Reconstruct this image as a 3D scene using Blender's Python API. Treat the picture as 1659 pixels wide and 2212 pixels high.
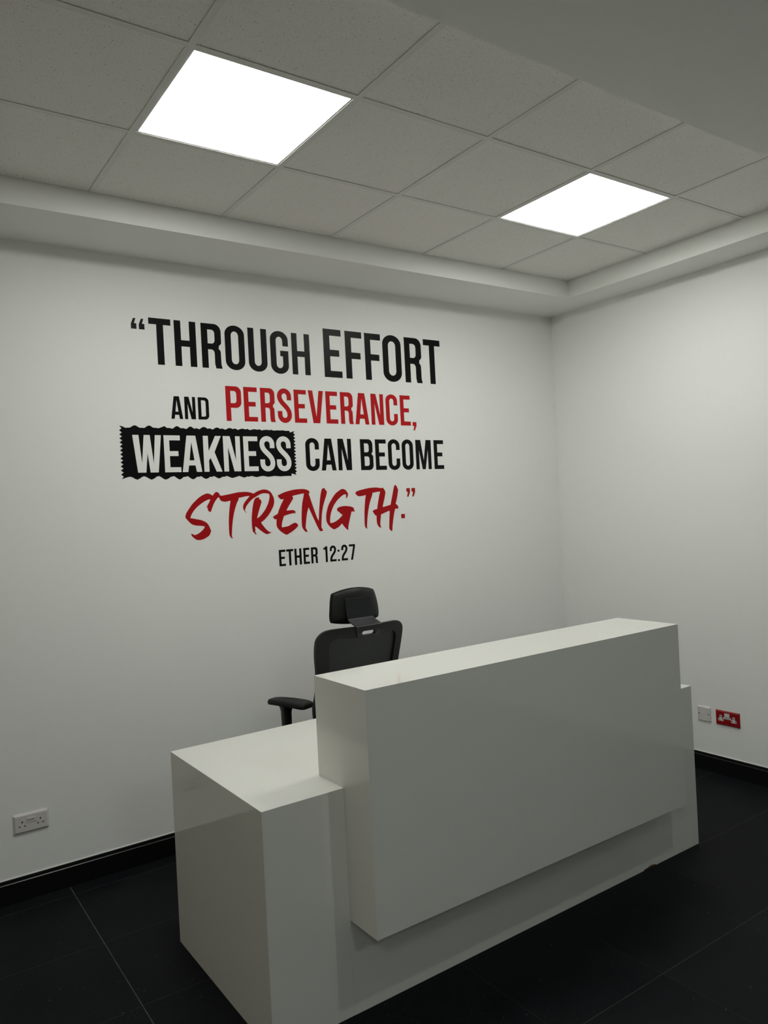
import bpy, bmesh, math, random
from mathutils import Vector, Matrix
from mathutils.geometry import tessellate_polygon, delaunay_2d_cdt

random.seed(7)
SC = bpy.context.scene
for o in list(bpy.data.objects):
    bpy.data.objects.remove(o)
COL = SC.collection

# ------------------------------------------------------------------ camera
CAM_POS = Vector((-3.2889, -2.7828, 1.6605))
YAW, PITCH, ROLL = 0.60430, -0.00208, -0.05129
FOCAL_PX = 1651.32
fwd = Vector((math.sin(YAW) * math.cos(PITCH), math.cos(YAW) * math.cos(PITCH), math.sin(PITCH)))
r0 = Vector((math.cos(YAW), -math.sin(YAW), 0))
u0 = r0.cross(fwd)
right = math.cos(ROLL) * r0 + math.sin(ROLL) * u0
up = -math.sin(ROLL) * r0 + math.cos(ROLL) * u0
cd = bpy.data.cameras.new('camera')
cam = bpy.data.objects.new('camera', cd)
COL.objects.link(cam)
cam.matrix_world = Matrix(((right.x, up.x, -fwd.x, CAM_POS.x), (right.y, up.y, -fwd.y, CAM_POS.y),
                           (right.z, up.z, -fwd.z, CAM_POS.z), (0, 0, 0, 1)))
cd.sensor_fit = 'VERTICAL'
cd.sensor_height = 24.0
cd.lens = FOCAL_PX / 2212 * 24.0
cd.clip_start = 0.05
SC.camera = cam

# ------------------------------------------------------------------ world, light levels, exposure
w = bpy.data.worlds.new('world')
SC.world = w
w.use_nodes = True
w.node_tree.nodes['Background'].inputs[0].default_value = (0, 0, 0, 1)   # closed room: no sky seen
w.node_tree.nodes['Background'].inputs[1].default_value = 0.0
PANEL_STRENGTH = 16.3
PANEL_COLOR = (1.0, 1.0, 0.945)
DOWNLIGHT_STRENGTH = 620.0
REAR_FILL_STRENGTH = 14.0
SC.view_settings.view_transform = 'Standard'
SC.view_settings.look = 'None'
SC.view_settings.gamma = 1.0
SC.view_settings.use_curve_mapping = False
SC.view_settings.exposure = 0.11

# ------------------------------------------------------------------ dimensions (metres, floor z = 0)
H_CEIL, H_SOFF = 3.0858, 2.9773
X_WALL, Y_WALL = 0.8603, 1.0055
X_TRAY, Y_TRAY, Y_TRAY_NEAR, X_TRAY_LEFT = 0.5863, 0.5899, -1.1952, -4.188
X_LEFT, Y_FRONT = -4.75, -5.2
T = 0.6

# ------------------------------------------------------------------ materials
def new_mat(name):
    m = bpy.data.materials.new(name)
    m.use_nodes = True
    nt = m.node_tree
    return m, nt, nt.nodes['Principled BSDF']

def N(nt, kind, **kw):
    n = nt.nodes.new(kind)
    for k, v in kw.items():
        setattr(n, k, v)
    return n

def mat(name, col, rough=.5, spec=.5, metal=0.0, coat=0.0, noise=0.0, nscale=40, bump=0.0, bscale=300):
    m, nt, b = new_mat(name)
    b.inputs['Roughness'].default_value = rough
    b.inputs['Specular IOR Level'].default_value = spec
    b.inputs['Metallic'].default_value = metal
    b.inputs['Coat Weight'].default_value = coat
    b.inputs['Coat Roughness'].default_value = 0.06
    b.inputs['Base Color'].default_value = (*col, 1)
    tc = N(nt, 'ShaderNodeTexCoord')
    if noise:
        nz = N(nt, 'ShaderNodeTexNoise')
        nz.inputs['Scale'].default_value = nscale
        nz.inputs['Detail'].default_value = 5
        nt.links.new(tc.outputs['Object'], nz.inputs['Vector'])
        mx = N(nt, 'ShaderNodeMix', data_type='RGBA')
        mx.inputs['A'].default_value = (*[c * (1 - noise) for c in col], 1)
        mx.inputs['B'].default_value = (*[min(1, c * (1 + noise)) for c in col], 1)
        nt.links.new(nz.outputs['Fac'], mx.inputs['Factor'])
        nt.links.new(mx.outputs['Result'], b.inputs['Base Color'])
    if bump:
        nb = N(nt, 'ShaderNodeTexNoise')
        nb.inputs['Scale'].default_value = bscale
        nt.links.new(tc.outputs['Object'], nb.inputs['Vector'])
        bp = N(nt, 'ShaderNodeBump')
        bp.inputs['Strength'].default_value = bump
        bp.inputs['Distance'].default_value = 0.001
        nt.links.new(nb.outputs['Fac'], bp.inputs['Height'])
        nt.links.new(bp.outputs['Normal'], b.inputs['Normal'])
    return m

def emit(name, col, strength):
    m, nt, b = new_mat(name)
    b.inputs['Base Color'].default_value = (.9, .9, .9, 1)
    b.inputs['Emission Color'].default_value = (*col, 1)
    b.inputs['Emission Strength'].default_value = strength
    return m

WALL_COL = (.90, .91, .89)
M_wall = mat('wall_paint', WALL_COL, .55, .35, noise=.012, nscale=30, bump=.05, bscale=500)
M_soffit = mat('soffit_paint', (.89, .905, .87), .75, .2, noise=.012, nscale=30)
M_leftwall = mat('far_wall_paint', (.90, .80, .68), .7, .3)
M_darkwall = mat('lobby_dark_wall', (.13, .13, .13), .6, .3)
M_skirting = mat('skirting_gloss_black', (.006, .006, .006), .30, .4, noise=.2, nscale=12)
M_tee = mat('tee_white_steel', (.77, .785, .75), .5, .3)
M_dark = mat('plenum_dark', (.06, .06, .06), .9, .1)
M_lam = mat('white_gloss_laminate', (.80, .80, .755), .07, .5, noise=.05, nscale=240, bump=.012, bscale=25)
M_core = mat('chipboard_core', (.30, .20, .11), .9, .1, noise=.3, nscale=300)
M_ledframe = mat('led_frame_white', (.75, .75, .73), .4, .4)
M_led = emit('led_diffuser', PANEL_COLOR, PANEL_STRENGTH)
M_rear_fill = emit('rear_fill_diffuser', (.90, 1.0, .98), REAR_FILL_STRENGTH)  # emitter of the added fill panels behind the camera
M_down = emit('downlight_lens', (.95, 1.0, .96), DOWNLIGHT_STRENGTH)
M_black_vinyl = mat('black_vinyl', (.0045, .0050, .0048), .36, .12)
M_red_vinyl = mat('red_vinyl', (.50, .013, .016), .36, .12)
M_deepred_vinyl = mat('deep_red_vinyl', (.40, .009, .011), .36, .1)
M_white_vinyl = mat('white_vinyl', WALL_COL, .5, .35)
M_plastic = mat('white_socket_plastic', (.70, .68, .66), .3, .5)
M_greyprint = mat('grey_print', (.22, .24, .25), .5, .3)
M_slot = mat('socket_slot_dark', (.012, .012, .012), .6, .2)
M_redplastic = mat('red_socket_plastic', (.30, .008, .010), .25, .5)
M_blackplastic = mat('black_nylon', (.007, .0076, .007), .45, .32, noise=.12, nscale=60)
M_bracket = mat('black_satin_bracket', (.009, .010, .013), .35, .45)
M_padrubber = mat('black_soft_pad', (.010, .0095, .009), .55, .3, noise=.1, nscale=80)
M_fabric = mat('black_seat_fabric', (.008, .008, .0085), .85, .2, noise=.2, nscale=400, bump=.3, bscale=900)
M_screw = mat('screw_metal', (.35, .35, .34), .3, .5, metal=1.0)
M_chrome = mat('gas_lift_metal', (.25, .25, .26), .25, .5, metal=1.0)
M_dust = mat('dusty_joint', (.10, .098, .092), .9, .1, noise=.6, nscale=25)

def mesh_fabric():
    m, nt, b = new_mat('dark_back_mesh')
    b.inputs['Roughness'].default_value = .6
    tc = N(nt, 'ShaderNodeTexCoord')
    v = N(nt, 'ShaderNodeTexVoronoi')
    v.inputs['Scale'].default_value = 420
    nt.links.new(tc.outputs['Object'], v.inputs['Vector'])
    r = N(nt, 'ShaderNodeValToRGB')
    r.color_ramp.elements[0].color = (.013, .0155, .015, 1)
    r.color_ramp.elements[1].color = (.022, .026, .025, 1)
    nt.links.new(v.outputs['Distance'], r.inputs['Fac'])
    nt.links.new(r.outputs['Color'], b.inputs['Base Color'])
    return m
M_mesh = mesh_fabric()

def tile_ceiling():
    m, nt, b = new_mat('mineral_fibre_tile')
    b.inputs['Roughness'].default_value = .9
    b.inputs['Specular IOR Level'].default_value = .1
    tc = N(nt, 'ShaderNodeTexCoord')
    oi = N(nt, 'ShaderNodeObjectInfo')
    sc = N(nt, 'ShaderNodeVectorMath', operation='SCALE')
    sc.inputs[0].default_value = (17.3, 31.7, 5.1)
    nt.links.new(oi.outputs['Random'], sc.inputs['Scale'])
    add = N(nt, 'ShaderNodeVectorMath', operation='ADD')
    nt.links.new(tc.outputs['Object'], add.inputs[0])
    nt.links.new(sc.outputs['Vector'], add.inputs[1])
    def dots(scale, lo, hi):
        # pinholes of uneven size: Voronoi cells whose own random value gates the hole radius
        v = N(nt, 'ShaderNodeTexVoronoi')
        v.inputs['Scale'].default_value = scale
        nt.links.new(add.outputs['Vector'], v.inputs['Vector'])
        sep = N(nt, 'ShaderNodeSeparateColor')
        nt.links.new(v.outputs['Color'], sep.inputs['Color'])
        mr = N(nt, 'ShaderNodeMapRange')
        mr.inputs['From Min'].default_value = .35
        mr.inputs['From Max'].default_value = 1.0
        mr.inputs['To Min'].default_value = lo
        mr.inputs['To Max'].default_value = hi
        nt.links.new(sep.outputs['Red'], mr.inputs['Value'])
        lt = N(nt, 'ShaderNodeMath', operation='LESS_THAN')
        nt.links.new(v.outputs['Distance'], lt.inputs[0])
        nt.links.new(mr.outputs['Result'], lt.inputs[1])
        return lt
    d1, d2 = dots(80, .0, .19), dots(230, .0, .36)
    s2 = N(nt, 'ShaderNodeMath', operation='MULTIPLY')
    s2.inputs[1].default_value = .55
    nt.links.new(d2.outputs[0], s2.inputs[0])
    mxx = N(nt, 'ShaderNodeMath', operation='MAXIMUM')
    nt.links.new(d1.outputs[0], mxx.inputs[0])
    nt.links.new(s2.outputs[0], mxx.inputs[1])
    nz = N(nt, 'ShaderNodeTexNoise')
    nz.inputs['Scale'].default_value = 160
    nz.inputs['Detail'].default_value = 4
    nt.links.new(add.outputs['Vector'], nz.inputs['Vector'])
    ramp = N(nt, 'ShaderNodeValToRGB')
    ramp.color_ramp.elements[0].position = .3
    ramp.color_ramp.elements[0].color = (.85, .845, .805, 1)
    ramp.color_ramp.elements[1].position = .7
    ramp.color_ramp.elements[1].color = (.935, .925, .89, 1)
    nt.links.new(nz.outputs['Fac'], ramp.inputs['Fac'])
    mx = N(nt, 'ShaderNodeMix', data_type='RGBA')
    mx.inputs['B'].default_value = (.50, .49, .46, 1)
    nt.links.new(mxx.outputs[0], mx.inputs['Factor'])
    nt.links.new(ramp.outputs['Color'], mx.inputs['A'])
    nt.links.new(mx.outputs['Result'], b.inputs['Base Color'])
    return m
M_ctile = tile_ceiling()

def tile_floor():
    m, nt, b = new_mat('black_speckled_floor')
    tc = N(nt, 'ShaderNodeTexCoord')
    oi = N(nt, 'ShaderNodeObjectInfo')
    sc = N(nt, 'ShaderNodeVectorMath', operation='SCALE')
    sc.inputs[0].default_value = (23.3, 41.7, 3.1)
    nt.links.new(oi.outputs['Random'], sc.inputs['Scale'])
    add = N(nt, 'ShaderNodeVectorMath', operation='ADD')
    nt.links.new(tc.outputs['Object'], add.inputs[0])
    nt.links.new(sc.outputs['Vector'], add.inputs[1])
    v = N(nt, 'ShaderNodeTexVoronoi')
    v.inputs['Scale'].default_value = 42
    nt.links.new(add.outputs['Vector'], v.inputs['Vector'])
    sep = N(nt, 'ShaderNodeSeparateColor')
    nt.links.new(v.outputs['Color'], sep.inputs['Color'])
    mr = N(nt, 'ShaderNodeMapRange')
    mr.inputs['From Min'].default_value = .66
    mr.inputs['From Max'].default_value = 1.0
    mr.inputs['To Min'].default_value = 0.0
    mr.inputs['To Max'].default_value = .085
    nt.links.new(sep.outputs['Green'], mr.inputs['Value'])
    lt = N(nt, 'ShaderNodeMath', operation='LESS_THAN')
    nt.links.new(v.outputs['Distance'], lt.inputs[0])
    nt.links.new(mr.outputs['Result'], lt.inputs[1])
    v2 = N(nt, 'ShaderNodeTexVoronoi')
    v2.inputs['Scale'].default_value = 105
    nt.links.new(add.outputs['Vector'], v2.inputs['Vector'])
    sep2 = N(nt, 'ShaderNodeSeparateColor')
    nt.links.new(v2.outputs['Color'], sep2.inputs['Color'])
    mr2 = N(nt, 'ShaderNodeMapRange')
    mr2.inputs['From Min'].default_value = .72
    mr2.inputs['From Max'].default_value = 1.0
    mr2.inputs['To Min'].default_value = 0.0
    mr2.inputs['To Max'].default_value = .16
    nt.links.new(sep2.outputs['Blue'], mr2.inputs['Value'])
    lt2 = N(nt, 'ShaderNodeMath', operation='LESS_THAN')
    nt.links.new(v2.outputs['Distance'], lt2.inputs[0])
    nt.links.new(mr2.outputs['Result'], lt2.inputs[1])
    half = N(nt, 'ShaderNodeMath', operation='MULTIPLY')
    half.inputs[1].default_value = .35
    nt.links.new(lt2.outputs[0], half.inputs[0])
    both = N(nt, 'ShaderNodeMath', operation='MAXIMUM')
    nt.links.new(lt.outputs[0], both.inputs[0])
    nt.links.new(half.outputs[0], both.inputs[1])
    nz = N(nt, 'ShaderNodeTexNoise')
    nz.inputs['Scale'].default_value = 5
    nz.inputs['Detail'].default_value = 6
    nt.links.new(add.outputs['Vector'], nz.inputs['Vector'])
    ramp = N(nt, 'ShaderNodeValToRGB')
    ramp.color_ramp.elements[0].position = .35
    ramp.color_ramp.elements[0].color = (.0060, .0068, .0080, 1)
    ramp.color_ramp.elements[1].position = .75
    ramp.color_ramp.elements[1].color = (.0105, .0116, .0132, 1)
    nt.links.new(nz.outputs['Fac'], ramp.inputs['Fac'])
    mx = N(nt, 'ShaderNodeMix', data_type='RGBA')
    mx.inputs['B'].default_value = (.16, .175, .20, 1)
    nt.links.new(both.outputs[0], mx.inputs['Factor'])
    nt.links.new(ramp.outputs['Color'], mx.inputs['A'])
    nt.links.new(mx.outputs['Result'], b.inputs['Base Color'])
    rr = N(nt, 'ShaderNodeMapRange')
    rr.inputs['To Min'].default_value = .42
    rr.inputs['To Max'].default_value = .62
    nt.links.new(nz.outputs['Fac'], rr.inputs['Value'])
    nt.links.new(rr.outputs['Result'], b.inputs['Roughness'])
    b.inputs['Specular IOR Level'].default_value = .06
    return m
M_ftile = tile_floor()

# ------------------------------------------------------------------ helpers
def link(name, me, m=None, parent=None, loc=(0, 0, 0), rz=0.0):
    o = bpy.data.objects.new(name, me)
    COL.objects.link(o)
    o.location = loc
    o.rotation_euler = (0, 0, rz)
    if parent is not None:
        o.parent = parent
    if m is not None and me is not None and not me.materials:
        me.materials.append(m)
    return o

def finish(bm, name, m, parent=None, loc=(0, 0, 0), rz=0.0, smooth=False, recalc=True):
    if recalc:
        bmesh.ops.recalc_face_normals(bm, faces=bm.faces)
    me = bpy.data.meshes.new(name)
    bm.to_mesh(me)
    bm.free()
    if smooth:
        for p in me.polygons:
            p.use_smooth = True
        if smooth is not True:
            me.set_sharp_from_angle(angle=math.radians(smooth))
    return link(name, me, m, parent, loc, rz)

def thing(name, label, cat, loc=(0, 0, 0), rz=0.0, group=None):
    o = link(name, None, None, None, loc, rz)
    o['label'], o['category'] = label, cat
    if group:
        o['group'] = group
    return o

def structure(o):
    o['kind'] = 'structure'
    return o

def box(bm, x0, x1, y0, y1, z0, z1, bev=0.0, seg=2):
    vs = [bm.verts.new((x, y, z)) for z in (z0, z1) for y in (y0, y1) for x in (x0, x1)]
    fs = [bm.faces.new([vs[i] for i in q]) for q in
          ((0, 2, 3, 1), (4, 5, 7, 6), (0, 1, 5, 4), (2, 6, 7, 3), (0, 4, 6, 2), (1, 3, 7, 5))]
    if bev:
        es = list({e for f in fs for e in f.edges})
        bmesh.ops.bevel(bm, geom=es, offset=bev, segments=seg, profile=.5, affect='EDGES')

def mitred(bm, p, u, v, n, L, W, t, mit, bev=.0005):
    """panel with outer face L x W at p along u, v; thickness t along -n; mit = (u0, u1, v0, v1) mitred edges"""
    p, u, v, n = Vector(p), Vector(u), Vector(v), Vector(n)
    o = [(0, 0), (L, 0), (L, W), (0, W)]
    q = [(t * mit[0], t * mit[2]), (L - t * mit[1], t * mit[2]), (L - t * mit[1], W - t * mit[3]), (t * mit[0], W - t * mit[3])]
    a = [bm.verts.new(p + u * x + v * y) for x, y in o]
    b = [bm.verts.new(p + u * x + v * y - n * t) for x, y in q]
    fs = [bm.faces.new(a), bm.faces.new(b[::-1])] + [bm.faces.new((a[i], b[i], b[(i + 1) % 4], a[(i + 1) % 4])) for i in range(4)]
    if bev:
        bmesh.ops.bevel(bm, geom=list(fs[0].edges), offset=bev, segments=1, profile=.5, affect='EDGES')

def quad(bm, *pts):
    return bm.faces.new([bm.verts.new(p) for p in pts])

def cyl(bm, c, axis, r, h, n=24, r2=None):
    """closed cylinder/cone from c along unit axis"""
    ax = Vector(axis).normalized()
    a = ax.orthogonal().normalized()
    b = ax.cross(a)
    r2 = r if r2 is None else r2
    lo = [bm.verts.new(Vector(c) + (a * math.cos(t) + b * math.sin(t)) * r) for t in [2 * math.pi * i / n for i in range(n)]]
    hi = [bm.verts.new(Vector(c) + ax * h + (a * math.cos(t) + b * math.sin(t)) * r2) for t in [2 * math.pi * i / n for i in range(n)]]
    for i in range(n):
        bm.faces.new((lo[i], lo[(i + 1) % n], hi[(i + 1) % n], hi[i]))
    bm.faces.new(lo[::-1])
    bm.faces.new(hi)

def sheet(loops, t, place, back=False):
    """flat shape with holes: loops of (a, b), first the outline; thickness t; place(a, b, d) -> xyz"""
    bm = bmesh.new()
    tri = tessellate_polygon([[Vector((a, b, 0)) for a, b in lp] for lp in loops])
    flat = [p for lp in loops for p in lp]
    fr = [bm.verts.new(place(a, b, t)) for a, b in flat]
    bk = [bm.verts.new(place(a, b, 0.0)) for a, b in flat]
    for q in tri:
        if len(set(q)) == 3:
            try:
                bm.faces.new([fr[i] for i in q])
                if back:
                    bm.faces.new([bk[i] for i in reversed(q)])
            except ValueError:
                pass
    k = 0
    for lp in loops:
        n = len(lp)
        for i in range(n):
            a, b = k + i, k + (i + 1) % n
            try:
                bm.faces.new((fr[a], fr[b], bk[b], bk[a]))
            except ValueError:
                pass
        k += n
    return bm

def in_loops(x, y, loops):
    c = False
    for lp in loops:
        for i in range(len(lp)):
            (x0, y0), (x1, y1) = lp[i - 1], lp[i]
            if (y0 > y) != (y1 > y) and x < (x1 - x0) * (y - y0) / (y1 - y0) + x0:
                c = not c
    return c

def fine_sheet(loops, t, place, step, rim=.0):
    """like sheet(), filled with small even triangles so that it can bend; rim rounds the edge over"""
    flat, edges = [], []
    for lp in loops:
        k = len(flat)
        flat += [Vector(p) for p in lp]
        edges += [(k + i, k + (i + 1) % len(lp)) for i in range(len(lp))]
    nb = len(flat)
    xs_, ys_ = [p.x for p in flat], [p.y for p in flat]
    a = min(xs_)
    while a < max(xs_):
        b = min(ys_)
        while b < max(ys_):
            if in_loops(a, b, loops) and min((p.x - a) ** 2 + (p.y - b) ** 2 for p in flat[:nb]) > (step * .6) ** 2:
                flat.append(Vector((a, b)))
            b += step
        a += step
    vs, es, fs, *_ = delaunay_2d_cdt(flat, edges, [], 0, 1e-6)
    fs = [f for f in fs if in_loops(sum(vs[i].x for i in f) / 3, sum(vs[i].y for i in f) / 3, loops)]
    bm = bmesh.new()
    fr = [bm.verts.new(place(v.x, v.y, t)) for v in vs]
    bk = [bm.verts.new(place(v.x, v.y, 0)) for v in vs]
    cnt = {}
    for f in fs:
        bm.faces.new([fr[i] for i in f])
        bm.faces.new([bk[i] for i in reversed(f)])
        for i in range(3):
            e = (f[i], f[(i + 1) % 3])
            if (e[1], e[0]) in cnt:
                del cnt[(e[1], e[0])]
            else:
                cnt[e] = 1
    for a, b in cnt:
        bm.faces.new((fr[b], fr[a], bk[a], bk[b]))
    for v in [v for v in bm.verts if not v.link_faces]:
        bm.verts.remove(v)
    return bm

def rrect(x0, x1, y0, y1, r, n=8):
    """rounded rectangle, r = one radius or four (bl, br, tr, tl)"""
    if not isinstance(r, (tuple, list)):
        r = (r,) * 4
    pts = []
    for (cx, cy, a0, rr) in ((x0 + r[0], y0 + r[0], 180, r[0]), (x1 - r[1], y0 + r[1], 270, r[1]),
                             (x1 - r[2], y1 - r[2], 0, r[2]), (x0 + r[3], y1 - r[3], 90, r[3])):
        for i in range(n + 1):
            t = math.radians(a0 + 90 * i / n)
            pts.append((cx + rr * math.cos(t), cy + rr * math.sin(t)))
    return pts

def densify(lp, step):
    out = []
    for i, p in enumerate(lp):
        q = lp[(i + 1) % len(lp)]
        n = max(1, int(math.hypot(q[0] - p[0], q[1] - p[1]) / step + .999))
        out += [(p[0] + (q[0] - p[0]) * k / n, p[1] + (q[1] - p[1]) * k / n) for k in range(n)]
    return out

def smooth_loop(pts, sub=3, corner=52):
    """Catmull-Rom through the points, kept sharp where the outline turns hard"""
    n = len(pts)
    sharp = []
    for i in range(n):
        a, b, c = Vector(pts[i - 1]), Vector(pts[i]), Vector(pts[(i + 1) % n])
        sharp.append(math.degrees((b - a).angle(c - b, 0)) > corner)
    out = []
    for i in range(n):
        p1, p2 = Vector(pts[i]), Vector(pts[(i + 1) % n])
        p0 = p1 if sharp[i] else Vector(pts[i - 1])
        p3 = p2 if sharp[(i + 1) % n] else Vector(pts[(i + 2) % n])
        for k in range(sub):
            t = k / sub
            q = .5 * ((2 * p1) + (p2 - p0) * t + (2 * p0 - 5 * p1 + 4 * p2 - p3) * t * t + (3 * p1 - p0 - 3 * p2 + p3) * t ** 3)
            out.append((q.x, q.y))
    return out

def sweep(bm, prof, pts):
    """profile of (offset, z) swept along ((x, y, nx, ny), ...) stations, ends capped"""
    rings = [[bm.verts.new((x + nx * d, y + ny * d, z)) for d, z in prof] for x, y, nx, ny in pts]
    for a, b in zip(rings, rings[1:]):
        for i in range(len(prof)):
            j = (i + 1) % len(prof)
            bm.faces.new((a[i], a[j], b[j], b[i]))
    bm.faces.new(rings[0])
    bm.faces.new(rings[-1][::-1])

# ------------------------------------------------------------------ room shell
def slab(name, m, *b):
    bm = bmesh.new()
    box(bm, *b)
    return structure(finish(bm, name, m))
TH = .12
floor = slab('floor', M_dust, X_LEFT - TH, X_WALL + TH, Y_FRONT - TH, Y_WALL + TH, -.10, -.0003)
slab('wall_back', M_wall, X_LEFT - TH, X_WALL + TH, Y_WALL, Y_WALL + TH, -.0015, 3.30)
slab('wall_right', M_wall, X_WALL, X_WALL + TH, Y_FRONT, Y_WALL, -.0015, 3.30)
slab('wall_left', M_leftwall, X_LEFT - TH, X_LEFT, Y_FRONT, Y_WALL, -.0015, 3.30)
slab('wall_front', M_darkwall, X_LEFT - TH, X_WALL + TH, Y_FRONT - TH, Y_FRONT, -.0015, 3.30)

# ceiling: plasterboard bulkhead around the tray (soffit underside, tray sides) and the slab above
bm = bmesh.new()
ZT = 3.30
box(bm, X_LEFT, X_WALL, Y_TRAY, Y_WALL, H_SOFF, ZT)
box(bm, X_TRAY, X_WALL, Y_TRAY_NEAR, Y_TRAY, H_SOFF, ZT)
box(bm, X_LEFT, X_TRAY_LEFT, Y_TRAY_NEAR, Y_TRAY, H_SOFF, ZT)
box(bm, X_LEFT, X_WALL, Y_FRONT, Y_TRAY_NEAR, H_SOFF, ZT)
box(bm, X_LEFT - TH, X_WALL + TH, Y_FRONT - TH, Y_WALL + TH, ZT, ZT + .1)
ceiling = structure(finish(bm, 'ceiling', M_soffit))

# suspended grid: lines x = -0.6 i, y = 0 and -0.6; every other x line is a continuous main tee
FL, FT = .012, .0015           # half flange width, flange thickness
LIGHTS = [(-2.1, -.3), (-.3, -.3)]
def tee(name, x0, x1, y0, y1, along):
    bm = bmesh.new()
    box(bm, x0, x1, y0, y1, H_CEIL, H_CEIL + FT)
    if along == 'y':
        xm = (x0 + x1) / 2
        box(bm, xm - .001, xm + .001, y0, y1, H_CEIL + FT, H_CEIL + .04)
    else:
        ym = (y0 + y1) / 2
        box(bm, x0, x1, ym - .001, ym + .001, H_CEIL + FT, H_CEIL + .04)
    return finish(bm, name, M_tee, ceiling)
mains = [-.6, -1.8, -3.0]
for x in mains:
    tee('main_tee', x - FL, x + FL, Y_TRAY_NEAR + .001, Y_TRAY - .001, 'y')
edges_x = [X_TRAY] + mains + [X_TRAY_LEFT]
for y in (0.0, -.6):
    for a, b in zip(edges_x, edges_x[1:]):
        x1 = a - (FL if a in mains else .001)
        x0 = b + (FL if b in mains else .001)
        tee('cross_tee', x0, x1, y - FL, y + FL, 'x')
for x in (0.0, -1.2, -2.4, -3.6):
    for y0, y1 in ((Y_TRAY_NEAR + .001, -.6 - FL), (-.6 + FL, -FL), (FL, Y_TRAY - .001)):
        tee('cross_tee', x - FL, x + FL, y0, y1, 'y')

# tiles lie on the flanges with a dark shadow gap above the flange edge
xs = [X_TRAY, 0, -.6, -1.2, -1.8, -2.4, -3.0, -3.6, X_TRAY_LEFT]
ys = [Y_TRAY, 0, -.6, Y_TRAY_NEAR]
tile_mesh = {}
for i in range(len(xs) - 1):
    for j in range(3):
        x1, x0, y1, y0 = xs[i], xs[i + 1], ys[j], ys[j + 1]
        cx, cy = (x0 + x1) / 2, (y0 + y1) / 2
        if any(abs(cx - lx) < .1 and abs(cy - ly) < .1 for lx, ly in LIGHTS):
            continue
        key = (round(x1 - x0, 3), round(y1 - y0, 3))
        if key not in tile_mesh:
            bm = bmesh.new()
            hx, hy = key[0] / 2 - .0025, key[1] / 2 - .0025
            box(bm, -hx, hx, -hy, hy, 0, .014)
            bmesh.ops.recalc_face_normals(bm, faces=bm.faces)
            me = bpy.data.meshes.new('ceiling_tile')
            bm.to_mesh(me)
            bm.free()
            me.materials.append(M_ctile)
            tile_mesh[key] = me
        link('ceiling_tile', tile_mesh[key], None, ceiling, (cx, cy, H_CEIL + FT + .0014 + random.uniform(-.0003, .0004)))

# skirting boards: flat board with a moulded top
PROF = [(0, 0), (.015, 0), (.015, .0885), (.0125, .0910), (.0085, .0918), (.0075, .1040), (.0055, .1052), (0, .1052)]
bm = bmesh.new()
sweep(bm, PROF, [(X_LEFT, Y_WALL, 0, -1), (X_WALL - .0005, Y_WALL, 0, -1)])
bb = structure(finish(bm, 'baseboard_back', M_skirting))
bm = bmesh.new()
box(bm, X_LEFT, X_WALL - .004, Y_WALL - .0032, Y_WALL, .1052, .1080)
finish(bm, 'sealant_bead', M_wall, bb)
bm = bmesh.new()
sweep(bm, PROF, [(X_WALL, Y_WALL - .0155, -1, 0), (X_WALL, Y_FRONT, -1, 0)])
bb = structure(finish(bm, 'baseboard_right', M_skirting))
bm = bmesh.new()
box(bm, X_WALL - .0032, X_WALL, Y_FRONT, Y_WALL - .0155, .1052, .1080)
finish(bm, 'sealant_bead', M_wall, bb)

# floor tiles, 500 mm, dusty joint lines
fx = [X_LEFT] + [-4.55 + .5 * k for k in range(11)] + [X_WALL]
fy = [Y_FRONT] + [-5.1 + .5 * k for k in range(13)] + [Y_WALL]
ftile_mesh = {}
for i in range(len(fx) - 1):
    for j in range(len(fy) - 1):
        x0, x1, y0, y1 = fx[i], fx[i + 1], fy[j], fy[j + 1]
        if y1 - y0 < .01 or x1 - x0 < .01:
            continue
        gl = .0016 if abs(x0 + 2.55) < .01 else .0004      # one open joint left of the desk
        gr = .0016 if abs(x1 + 2.55) < .01 else .0004
        key = (round(x1 - x0, 3), round(y1 - y0, 3), gl, gr)
        if key not in ftile_mesh:
            bm = bmesh.new()
            hx, hy = key[0] / 2, key[1] / 2 - .0007
            box(bm, -hx + gl, hx - gr, -hy, hy, -.0003, 0)
            bmesh.ops.recalc_face_normals(bm, faces=bm.faces)
            me = bpy.data.meshes.new('floor_tile')
            bm.to_mesh(me)
            bm.free()
            me.materials.append(M_ftile)
            ftile_mesh[key] = me
        link('floor_tile', ftile_mesh[key], None, floor, ((x0 + x1) / 2, (y0 + y1) / 2, 0))

# ------------------------------------------------------------------ ceiling lights
REAR_FILL = [(-4.2, -3.5), (-2.3, -4.6)]  # added fill panels, out of view
def led_panel(x, y, label, z=H_CEIL):
    r = thing('ceiling_light', label, 'light', (x, y, z), 0, 'square panel lights in the ceiling grid')
    bm = bmesh.new()
    o, i, z0, z1 = .2965, .281, FT + .0003, .0105
    ring = lambda h, z: [bm.verts.new(p) for p in ((-h, -h, z), (h, -h, z), (h, h, z), (-h, h, z))]
    a, b, c, d = ring(o, z0), ring(i, z0), ring(i, z0 + .003), ring(o, z1)
    for q in range(4):
        k = (q + 1) % 4
        for u, v in ((a, b), (b, c), (d, a)):
            bm.faces.new((u[q], u[k], v[k], v[q]))
    bm.faces.new(d)
    finish(bm, 'frame', M_ledframe, r)
    bm = bmesh.new()
    box(bm, -.2808, .2808, -.2808, .2808, z0 + .0025, z0 + .0045)
    finish(bm, 'diffuser', M_led if y > -2 else M_rear_fill, r)
    return r
led_panel(*LIGHTS[0], 'larger looking lit square ceiling panel, left one, above the quote side')
led_panel(*LIGHTS[1], 'lit square ceiling panel at right, near the room corner')
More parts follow.
